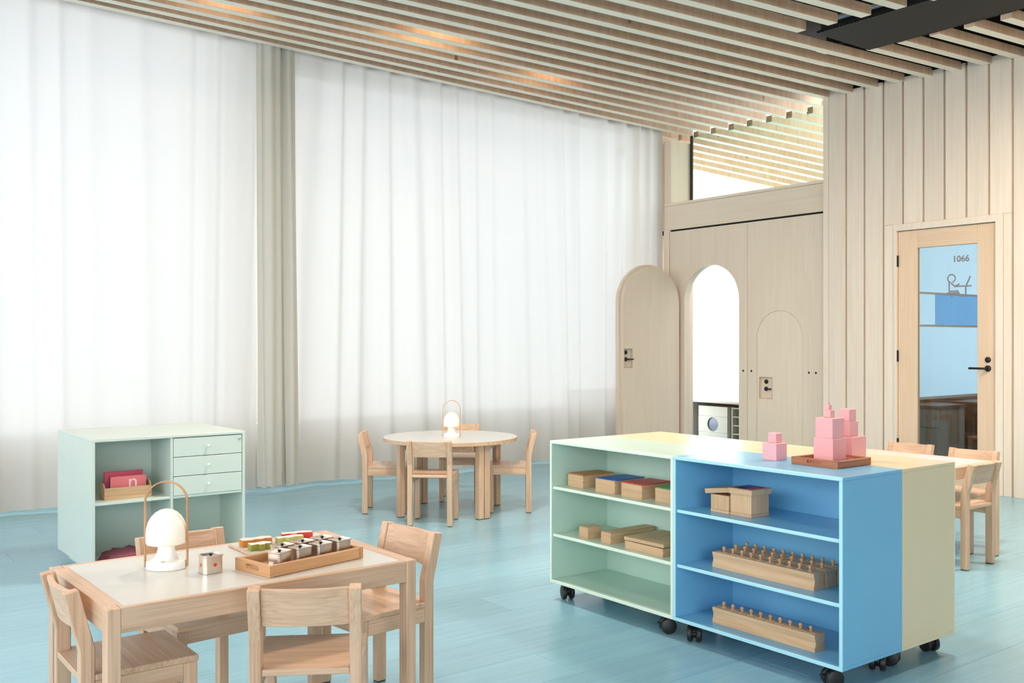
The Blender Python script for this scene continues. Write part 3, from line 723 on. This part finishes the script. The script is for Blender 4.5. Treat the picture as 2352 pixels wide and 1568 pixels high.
# ---- pink cubes and tray on top
def tray(name, label, loc, rot, L, W, hgt, th, wd, handle, cat='tray'):
    """L along x, W along y; handle slots on the ends given"""
    t = thing(name, label, cat, loc, rot)
    obj('base', box((th * .5, th * .5, .002), (L - th * .5, W - th * .5, .009)), wd['x'], t)
    for y_ in (0, W - th): obj('long_side', box((th, y_, 0), (L - th, y_ + th, hgt), .0025), wd['x'], t)
    def end(x0):
        r = hgt * .20; hw = .028 if W > .15 else .02; cy = W / 2; cz = hgt * .55; n = 10
        pts = [(cy - hw, cz - r), (cy + hw, cz - r)] + [(cy + hw + r * math.cos(a), cz + r * math.sin(a)) for a in [(-PI / 2 + PI * k / n) for k in range(1, n)]] + \
              [(cy + hw, cz + r), (cy - hw, cz + r)] + [(cy - hw + r * math.cos(a), cz + r * math.sin(a)) for a in [(PI / 2 + PI * k / n) for k in range(1, n)]]
        bm = bmesh.new(); m = len(pts)
        def outer(p):
            dy, dz = p[0] - cy, p[1] - cz; ky = (W / 2 - .0) / abs(dy) if abs(dy) > 1e-6 else 99
            kz = ((hgt - cz) if dz > 0 else cz) / abs(dz) if abs(dz) > 1e-6 else 99
            k = min(ky, kz); return (cy + dy * k, cz + dz * k)
        # ring between slot and outer rectangle, corners inserted
        ring = []
        crn = [(0, 0), (W, 0), (W, hgt), (0, hgt)]
        for i in range(m):
            a, b = pts[i], pts[(i + 1) % m]; oa, ob = outer(a), outer(b); poly = [a, b, ob]
            for c in crn:
                on = lambda p, q_: (abs(p[0] - q_[0]) < 1e-6) or (abs(p[1] - q_[1]) < 1e-6)
                if on(oa, c) and on(ob, c) and not on(oa, ob): poly.append(c)
            poly.append(oa)
            for x in (x0, x0 + th): bm.faces.new([bm.verts.new((x,) + p) for p in poly])
            bm.faces.new([bm.verts.new(p) for p in ((x0,) + a, (x0,) + b, (x0 + th,) + b, (x0 + th,) + a)])
        for p, q_ in zip(crn, crn[1:] + crn[:1]): bm.faces.new([bm.verts.new(x) for x in ((x0,) + p, (x0,) + q_, (x0 + th,) + q_, (x0 + th,) + p)])
        bmesh.ops.remove_doubles(bm, verts=bm.verts, dist=1e-5)
        obj('handle_end', bm, wd['y'], t)
    end(0); end(L - th)
    return t
tray('wooden_tray', 'reddish brown wooden tray under the tall pink tower', (3.226, 2.200, ZTOP + .0005), 0, .222, .212, .029, .012, red_w, 1)
def cube(label, u0, v0, s, z, grp='pink tower cubes'):
    o = obj('pink_cube', box((-s / 2, -s / 2, 0), (s / 2, s / 2, s), min(.0012, s * .04)), pink); o.location = (u0 + s / 2, v0 + s / 2, z + .0003); tag(o, label, 'cube', grp); return o
zb = ZTOP + .010
cube('largest pink cube standing in the red-brown tray', 3.338, 2.298, .090, zb)
cube('second pink cube of the tower in the tray', 3.343, 2.303, .080, zb + .0905)
cube('small pink cube third from the bottom of the tray tower', 3.375, 2.335, .030, zb + .171)
cube('tiny pink cube next to the top of the tray tower', 3.378, 2.344, .020, zb + .2015)
cube('topmost tiniest pink cube of the tray tower', 3.382, 2.349, .010, zb + .222)
cube('bottom pink cube of the stack behind the tray', 3.480, 2.305, .098, ZTOP)
cube('middle pink cube of the stack behind the tray', 3.492, 2.325, .060, ZTOP + .0985)
cube('top pink cube of the stack behind the tray', 3.496, 2.330, .050, ZTOP + .159)
cube('lower pink cube of the pair standing left of the tray', 3.245, 2.500, .070, ZTOP)
cube('upper pink cube of the pair standing left of the tray', 3.262, 2.514, .040, ZTOP + .0705)

# ================================================================== MINT DRAWER CABINET
cab = thing('drawer_cabinet', 'mint green cabinet with three drawers and open compartments by the curtain', 'cabinet', (1.318, 5.385, 0), math.radians(.45))
CW, CD, CZ0, CH = .836, .75, .052, .698; th = .016; zt = CZ0 + CH
obj('top_panel', box((0, 0, zt - th), (CW, CD, zt), .002), mint_pale, cab)
obj('bottom_panel', box((0, 0, CZ0), (CW, CD, CZ0 + th), .002), mint_pale, cab)
for x in (0, CW - th):
    obj('side_panel', box((x, 0, CZ0 + th), (x + th, .3735, zt - th), .001), mint_pale, cab)
    obj('side_panel', box((x, .3745, CZ0 + th), (x + th, CD, zt - th), .001), mint_pale, cab)
obj('back_panel', box((th + .0005, .345, CZ0 + th), (CW - th - .0005, .357, zt - th)), mint_pale, cab)
obj('rear_panel', box((th + .0005, CD - .012, CZ0 + th), (CW - th - .0005, CD - .002, zt - th)), mint_pale, cab)
xm = CW / 2
obj('divider', box((xm - .007, .004, CZ0 + th + .0003), (xm + .007, .3445, zt - th - .0003), .001), mint_pale, cab)
zs = .405
obj('shelf', box((th + .0005, .006, zs - .007), (xm - .0075, .3445, zs + .007), .0015), mint_pale, cab)
obj('shelf', box((xm + .0075, .006, zs - .007), (CW - th - .0005, .3445, zs + .007), .0015), mint_pale, cab)
obj('plinth', box((.05, .05, 0), (CW - .05, CD - .05, CZ0 - .0005)), mint_pale, cab)
dh = (zt - th - zs - .007 - .006) / 3
for k in range(3):
    z = zs + .008 + k * (dh + .0015)
    d = obj('drawer', box((xm + .0095, .003, z), (CW - th - .0025, .020, z + dh - .002), .0015), mint_pale, cab)
    b = lathe([(0, 0), (.004, 0), (.004, .008), (.009, .014), (.0085, .019), (0, .021)], 16)
    xform(b, Matrix.Translation(((xm + CW - th) / 2, .003, z + dh / 2)) @ Matrix.Rotation(PI / 2, 4, 'X')); obj('knob', b, mint_edge, d, True)
    obj('drawer_box', box((xm + .014, .0205, z + .004), (CW - th - .008, .33, z + dh - .02)), mint_pale, d)
    if k == 2:
        b = lathe([(0, 0), (.008, 0), (.008, .004), (.006, .006), (0, .006)], 16)
        xform(b, Matrix.Translation((CW - th - .016, .003, z + dh - .022)) @ Matrix.Rotation(PI / 2, 4, 'X')); obj('lock', b, chrome, d, True)
ca = math.radians(.45)
def cabp(x, y, z): return (1.318 + x * math.cos(ca) - y * math.sin(ca), 5.385 + x * math.sin(ca) + y * math.cos(ca), z)
# card box with booklets
zc = zs + .0078
t = thing('card_tray', 'open wooden card box with cut-down front on the mint cabinet shelf', 'box', cabp(.085, .085, zc), ca)
obj('front', box((0, 0, 0), (.25, .007, .062), .001), box_w['x'], t); obj('back', box((0, .095, 0), (.25, .102, .085), .001), box_w['x'], t)
for x in (0, .243): obj('side', prism([(.0072, 0), (.0948, 0), (.0948, .085), (.03, .085), (.0072, .062)], x, x + .007, 'x', .0006), box_w['y'], t)
obj('base', box((.007, .007, .001), (.243, .095, .006)), box_w['x'], t)
p = cabp(.100, .145, zc + .0065)
o = obj('picture_book', box((0, 0, 0), (.205, .016, .135), .001), rose); o.location = p; o.rotation_euler = (.03, 0, ca); tag(o, 'rear deep pink booklet in the card box', 'booklet', 'booklets in the card box')
p = cabp(.122, .110, zc + .0065)
o = obj('picture_book', box((0, 0, 0), (.19, .014, .112), .001), coral); o.location = p; o.rotation_euler = (.02, 0, ca); tag(o, 'front coral pink booklet with a pale letter n', 'booklet', 'booklets in the card box')
b = text_bm('n', .11, .0004); xform(b, Matrix.Translation((.118, -.0007, .078)) @ Matrix.Rotation(PI / 2, 4, 'X')); obj('letter', b, paper_p, o)
obj('spine', box((-.0045, .002, .001), (-.0005, .013, .111)), plain('plum_spine', lin(100, 50, 100), .6), o)
# pink soft toy heap low in the cabinet
rnd = random.Random(4); b = bmesh.new(); bmesh.ops.create_icosphere(b, subdivisions=3, radius=1)
for v in b.verts:
    k = 1 + .16 * math.sin(v.co.x * 9 + 1) * math.sin(v.co.y * 8) + .10 * math.sin(v.co.z * 14 + v.co.x * 6)
    v.co = Vector((v.co.x * .15 * k, v.co.y * .09 * k, max(-.4, v.co.z) * .040 * k))
zmin = min(v.co.z for v in b.verts)
for v in b.verts: v.co.z -= zmin
o = obj('folded_cloth', b, plain('plum_cloth', lin(150, 84, 100), .9, noise=.15, scale=30), None, True); o.location = cabp(.23, .17, CZ0 + th + .0005); tag(o, 'crumpled plum pink cloth low in the mint cabinet', 'cloth')

# ================================================================== CHAIRS
def make_chair(label, grp):
    t = thing('child_chair', label, 'chair', (0, 0, 0), 0, grp)
    hw = .155; lw = .034; ld = .040
    def rear(s):
        x0, x1 = (s * hw - lw, s * hw) if s > 0 else (s * hw, s * hw + lw)
        pts = [(-.160, .004), (-.120, .004), (-.120, .425), (-.163, .590), (-.201, .584), (-.160, .420)]
        l = obj('leg', prism(pts, x0, x1, 'x', .0025), ash['z'], t)
        obj('foot_pad', box((x0 + .003, -.157, 0), (x1 - .003, -.123, .0038)), black, l)
    def front(s):
        x0, x1 = (s * hw - lw, s * hw) if s > 0 else (s * hw, s * hw + lw)
        l = obj('leg', box((x0, .122, .004), (x1, .162, .3335), .0025), ash['z'], t)
        obj('foot_pad', box((x0 + .003, .125, 0), (x1 - .003, .159, .0038)), black, l)
    for s in (-1, 1): rear(s); front(s)
    for s in (-1, 1):
        x0, x1 = (hw - .026, hw - .001) if s > 0 else (-hw + .001, -hw + .026)
        obj('side_rail', box((x0, -.1195, .283), (x1, .1215, .3335), .0015), ash['y'], t)
    obj('front_rail', box((-hw + .0345, .130, .290), (hw - .0345, .152, .3335), .0015), ash['x'], t)
    pts = [(-hw, -.1195), (-hw + .0345, -.1195), (-hw + .0345, -.158), (hw - .0345, -.158), (hw - .0345, -.1195), (hw, -.1195), (hw, .166), (-hw, .166)]
    obj('seat', prism(pts, .334, .352, 'z', .002), ash['x'], t)
    # curved backrest between the tilted posts
    bm = bmesh.new(); n = 14; rings = []
    for i in range(n + 1):
        x = -hw + .0335 + (2 * hw - .067) * i / n; sag = .016 * (1 - (2 * i / n - 1) ** 2)
        r_ = []
        for z, y0, y1 in ((.474, -.140, -.158), (.583, -.168, -.186)):
            r_.append((x, y0 - sag, z)); r_.append((x, y1 - sag, z))
        rings.append([bm.verts.new(r_[k]) for k in (0, 1, 3, 2)])
    for a, b in zip(rings, rings[1:]):
        for k in range(4): bm.faces.new((a[k], a[(k + 1) % 4], b[(k + 1) % 4], b[k]))
    bm.faces.new(rings[0][::-1]); bm.faces.new(rings[-1]); bmesh.ops.recalc_face_normals(bm, faces=bm.faces)
    bmesh.ops.bevel(bm, geom=[e for e in bm.edges if len(e.link_faces) == 2 and e.calc_face_angle(0) > .8], offset=.0018, segments=1, affect='EDGES')
    smooth_by_angle(obj('backrest', bm, ash['x'], t), 30)
    return t
chair_spots = [
    ((3.663, 5.743), 47.7, 'ash chair at the round table with its back to the viewer', 'chairs at the round table'),
    ((3.640, 6.360), -36.0, 'ash chair on the left of the round table', 'chairs at the round table'),
    ((4.400, 5.833), 142.8, 'ash chair on the right of the round table, seen from its side', 'chairs at the round table'),
    ((4.383, 6.478), -127.2, 'ash chair behind the round table, facing the viewer', 'chairs at the round table'),
    ((1.258, 2.640), 58.9, 'ash chair at the front table with its back to the viewer', 'chairs at the rectangular front table'),
    ((.817, 2.965), 0.0, 'ash chair at the left end of the front table beside the lamp', 'chairs at the rectangular front table'),
    ((1.672, 3.031), -172.9, 'ash chair at the right end of the front table beside the tin tray', 'chairs at the rectangular front table'),
    ((1.160, 3.285), -85.3, 'ash chair behind the front table, before the mint cabinet', 'chairs at the rectangular front table'),
    ((5.860, 3.556), 180, 'left of two ash chairs along the wall side of the far right table', 'chairs at the far right table'),
    ((5.817, 3.105), 180, 'right of two ash chairs along the wall side of the far right table', 'chairs at the far right table'),
    ((5.380, 2.905), 90, 'ash chair at the near end of the far right table, behind the cream units', 'chairs at the far right table'),
]
proto = None
for (p, a, lab, grp) in chair_spots:
    if proto is None: o = proto = make_chair(lab, grp)
    else: o = copy_tree(proto)
    o.location = (p[0], p[1], 0); o.rotation_euler = (0, 0, math.radians(a - 90)); o['label'] = lab; o['group'] = grp

# ================================================================== TABLES
TH = .557
def rect_table(label, loc, rot, W, D):
    t = thing('children_table', label, 'table', loc, rot, 'rectangular ash tables')
    lx, ly = .036, .047
    for x in (0, W - lx):
        for y_ in (0, D - ly):
            l = obj('leg', box((x, y_, .004), (x + lx, y_ + ly, TH), .002), ash['z'], t)
            obj('foot_pad', box((x + .003, y_ + .003, 0), (x + lx - .003, y_ + ly - .003, .0038)), black, l)
    for y_ in (.001, D - .022): obj('long_apron', box((lx + .0004, y_, TH - .068), (W - lx - .0004, y_ + .021, TH - .0003), .0015), ash['x'], t)
    for s_ in (0, 1):
        pl = [(.001, ly + .0004), (.0364, ly + .0004), (.0364, .0225), (.048, .0225), (.048, D - .0225), (.0364, D - .0225), (.0364, D - ly - .0004), (.001, D - ly - .0004)]
        if s_: pl = [(W - a, b_) for a, b_ in pl]
        obj('end_rail', prism(pl, TH - .068, TH - .0003, 'z', .0008), ash['y'], t)
    obj('tabletop', box((.0484, .0225, TH - .02), (W - .0484, D - .0225, TH - .0005), .0006), rim_l, t)
    return t
TA = math.radians(1.2); TU, TV = .694, 2.681
rect_table('rectangular ash table with white top in the left foreground', (TU, TV, 0), TA, .963, .626)
rect_table('rectangular ash table behind the cream shelf units', (5.76, 2.83, 0), PI / 2, .963, .626)
# round table of two halves
RC = Vector((4.015, 6.06, 0)); RR = .497
def half_table(label, side):
    t = thing('half_round_table', label, 'table', RC, 0 if side > 0 else PI, 'half-round tables pushed into a circle')
    n = 40; g = .0012
    pts = [(g + RR * math.cos(-PI / 2 + PI * k / n), RR * math.sin(-PI / 2 + PI * k / n)) for k in range(n + 1)]
    smooth_by_angle(obj('tabletop_edge', prism(pts, TH - .026, TH - .002, 'z'), ash['y'], t), 40)
    k_ = (RR - .002) / RR
    pts2 = [(g + .001 + (p[0] - g) * k_, p[1] * k_) for p in pts]
    obj('tabletop', prism(pts2, TH - .0018, TH, 'z'), rim_l, t)
    for x, y_ in ((.003, -.44), (.003, .392), (.405, -.024)):
        l = obj('leg', box((x, y_, .004), (x + .046, y_ + .048, TH - .0265), .002), ash['z'], t)
        obj('foot_pad', box((x + .003, y_ + .003, 0), (x + .043, y_ + .045, .0038)), black, l)
    obj('apron', box((.006, -.3915, TH - .085), (.028, .3915, TH - .0265), .0015), ash['y'], t)
    for s in (-1, 1):
        a = Vector((.04, s * .39, 0)); b = Vector((.41, s * .024, 0)); d = (b - a); L = d.length
        bm = box((.012, -.010, TH - .085), (L - .012, .010, TH - .0265), .0015); xform(bm, Matrix.Translation((a.x, a.y, 0)) @ Matrix.Rotation(math.atan2(d.y, d.x), 4, 'Z')); obj('apron', bm, ash['x'], t)
    return t
half_table('half-round white topped table, right half of the circle', 1)
half_table('half-round white topped table, left half of the circle', -1)

# ================================================================== LAMPS
def lamp(label, loc, rot, mat, power):
    t = thing('portable_lamp', label, 'lamp', loc, rot, 'portable lamps with arched handles')
    b = lathe([(0, 0), (.060, 0), (.0615, .003), (.0615, .021), (.059, .025), (.045, .027), (.038, .032), (.030, .045), (.026, .06), (.0245, .080), (0, .080)], 40, 1, .80); smooth_by_angle(obj('base', b, whiteb, t), 40)
    d = obj('touch_switch', lathe([(0, 0), (.006, 0), (.006, .001), (0, .001)], 16), beech['x'], t); d.location = (0, -.036, .0268)
    prof = [(.028, .079), (.055, .0765), (.0595, .078), (.0612, .084), (.0612, .112), (.0595, .128), (.054, .146), (.046, .160), (.034, .173), (.020, .181), (.008, .1842), (0, .1845)]
    obj('shade', lathe(prof, 44), mat, t, True)
    # bent wooden handle: a flat ribbon
    pts = [(-.0645, .004), (-.0645, .10), (-.0645, .2055)] + [(-.0645 * math.cos(PI * k / 20), .2055 + .0645 * math.sin(PI * k / 20)) for k in range(1, 20)] + [(.0645, .2055), (.0645, .10), (.0645, .004)]
    bm = bmesh.new(); rings = []
    for i, p in enumerate(pts):
        a = Vector(pts[max(0, i - 1)]); c = Vector(pts[min(len(pts) - 1, i + 1)]); dd = (c - a).normalized(); nn = Vector((-dd.y, dd.x)) * .0019
        q0 = Vector(p) + nn; q1 = Vector(p) - nn
        rings.append([bm.verts.new(x) for x in ((q0.x, -.007, q0.y), (q0.x, .007, q0.y), (q1.x, .007, q1.y), (q1.x, -.007, q1.y))])
    for a, c in zip(rings, rings[1:]):
        for k in range(4): bm.faces.new((a[k], a[(k + 1) % 4], c[(k + 1) % 4], c[k]))
    bm.faces.new(rings[0][::-1]); bm.faces.new(rings[-1])
    smooth_by_angle(obj('handle', bm, beech['z'], t), 40)
    l = bpy.data.lights.new('lamp_bulb', 'POINT'); l.energy = power; l.shadow_soft_size = .02; l.color = (1, .86, .66)
    lo = bpy.data.objects.new('bulb', l); COL.objects.link(lo); lo.parent = t; lo.location = (0, 0, .06)
    return t
lamp('white mushroom lamp with bent wooden handle on the front table', (.972, 3.073, TH + .0003), math.radians(-33), shade_bright, 0)
lamp('small mushroom lamp with copper-brown handle on the round table', (3.995, 6.014, TH + .0003), math.radians(-38), shade_dim, 0)

# ================================================================== THINGS ON THE FRONT TABLE
TR = math.radians(12.0)
tray('wooden_tray', 'long beech tray holding seven steel tins on the front table', (1.176, 2.750, TH + .0003), TR, .362, .182, .036, .013, beech, 1)
def tin(label, loc, rot, dots=False, grp='square steel tins'):
    t = thing('steel_tin', label, 'tin', loc, rot, grp)
    def rr(hx, hy, r, z, n=5):
        out = []
        for cx, cy, a0 in ((hx - r, hy - r, 0), (-hx + r, hy - r, PI / 2), (-hx + r, -hy + r, PI), (hx - r, -hy + r, 3 * PI / 2)):
            for k in range(n + 1): a = a0 + PI / 2 * k / n; out.append((cx + r * math.cos(a), cy + r * math.sin(a), z))
        return out
    def loft(rs, cap=True):
        bm = bmesh.new(); R_ = [[bm.verts.new(p) for p in r] for r in rs]; m = len(R_[0])
        for a, b in zip(R_, R_[1:]):
            for k in range(m): bm.faces.new((a[k], a[(k + 1) % m], b[(k + 1) % m], b[k]))
        if cap: bm.faces.new(R_[0][::-1]); bm.faces.new(R_[-1])
        return bm
    hx, hy = .0305, .0255
    smooth_by_angle(obj('body', loft([rr(hx + .001, hy + .001, .010, 0), rr(hx + .001, hy + .001, .010, .002), rr(hx, hy, .010, .003), rr(hx, hy, .010, .050)]), chrome, t), 40)
    l = obj('lid', loft([rr(hx + .0012, hy + .0012, .010, .0502), rr(hx + .0022, hy + .0022, .011, .0515), rr(hx + .0018, hy + .0018, .011, .0545), rr(hx - .001, hy - .001, .009, .0548), rr(hx - .0025, hy - .0025, .008, .0475), rr(hx - .006, hy - .006, .007, .0470)]), chrome, t)
    smooth_by_angle(l, 50)
    b = lathe([(0, 0), (.0035, 0), (.003, .004), (.0055, .007), (.0055, .010), (0, .011)], 14); k = obj('knob', b, blackm, l, True); k.location = (0, 0, .0472)
    if dots:
        b = lathe([(0, 0), (.0055, 0), (.0055, .0006), (0, .0006)], 18); xform(b, Matrix.Translation((.004, -hy, .026)) @ Matrix.Rotation(PI / 2, 4, 'X')); obj('red_dot', b, redp, t)
        b = lathe([(0, 0), (.0055, 0), (.0055, .0006), (0, .0006)], 18); xform(b, Matrix.Translation((-hx, 0, .026)) @ Matrix.Rotation(-PI / 2, 4, 'Y')); obj('red_dot', b, redp, t)
    return t
def tp(x, y): return (1.176 + x * math.cos(TR) - y * math.sin(TR), 2.750 + x * math.sin(TR) + y * math.cos(TR), TH + .0096)
lab = ['steel tin in the front tray row, nearest the handle', 'second steel tin of the front tray row from the handle', 'third steel tin of the front tray row from the handle', 'steel tin at the far right end of the front tray row']
for k in range(4): tin(lab[k], tp(.072 + k * .079, .053 + .002 * (k % 2)), TR + (.25 if k == 0 else .05), grp='steel tins in the tray')
lab = ['steel tin in the rear tray row, nearest the handle', 'middle steel tin of the rear tray row', 'steel tin at the far right end of the rear tray row']
for k in range(3): tin(lab[k], tp(.132 + k * .079, .122), TR + .04, grp='steel tins in the tray')
tin('lone steel tin with red dots standing beside the lamp', (1.063, 2.935, TH + .0003), math.radians(2), True)
# white board with printed wooden pieces
t = thing('play_board', 'thin white board with pale wooden rim behind the tin tray', 'board', (1.245, 3.060, TH + .0003), math.radians(.5))
obj('panel', box((0, 0, 0), (.30, .205, .006), .001), ash['x'], t)
obj('white_face', box((.004, .004, .0062), (.296, .201, .0075)), rim_l, t)
def piece(label, u, v, rot, outline, h, mat, topm, z):
    t = thing('puzzle_piece', label, 'toy piece', (u, v, z), rot, 'printed wooden pieces on the board')
    obj('block', prism(outline, 0, h, 'z'), mat, t)
    c = Vector((sum(p[0] for p in outline) / len(outline), sum(p[1] for p in outline) / len(outline)))
    obj('printed_top', prism([((p[0] - c.x) * .985 + c.x, (p[1] - c.y) * .985 + c.y) for p in outline], h + .0002, h + .0012, 'z'), topm, t)
zp = TH + .0082
piece('long amber-sided piece with pale top on the white board', 1.262, 3.180, -.05, [(0, 0), (.03, -.004), (.045, .004), (.07, -.002), (.085, .006), (.104, .0), (.11, .03), (.085, .045), (.05, .035), (.02, .046), (.0, .035)], .022, amber, paper_p, zp)
piece('short olive-sided piece with white top at the board corner', 1.262, 3.105, .05, [(0, 0), (.026, .002), (.03, -.010), (.046, -.010), (.05, .0), (.07, -.006), (.078, .012), (.06, .035), (.03, .03), (.004, .036)], .020, olive, paper, zp)
piece('lime-sided piece with pale top in the middle of the board', 1.385, 3.170, 0, [(0, 0), (.03, .008), (.04, -.003), (.07, .004), (.095, -.003), (.1, .02), (.07, .035), (.03, .028), (.005, .034)], .016, lime, paper, zp)
piece('red-sided piece with pale top at the back of the board', 1.418, 3.212, -.15, [(0, 0), (.028, .004), (.05, -.004), (.06, .006), (.085, .0), (.11, -.004), (.112, .022), (.08, .036), (.04, .028), (.006, .036)], .020, scarlet, paper_p, zp)

# black floor socket box by the curtain
t = thing('socket_box', 'small black socket box on the floor under the curtain hem', 'socket box', (5.05, 7.90, 0), 0)
obj('housing', box((0, 0, 0), (.16, .09, .05), .004), black, t)
for x in (.05, .11):
    b = lathe([(0, 0), (.018, 0), (.018, .003), (.014, .003), (.013, .001), (0, .001)], 18); xform(b, Matrix.Translation((x, 0, .026)) @ Matrix.Rotation(PI / 2, 4, 'X')); obj('socket', b, blackm, t)
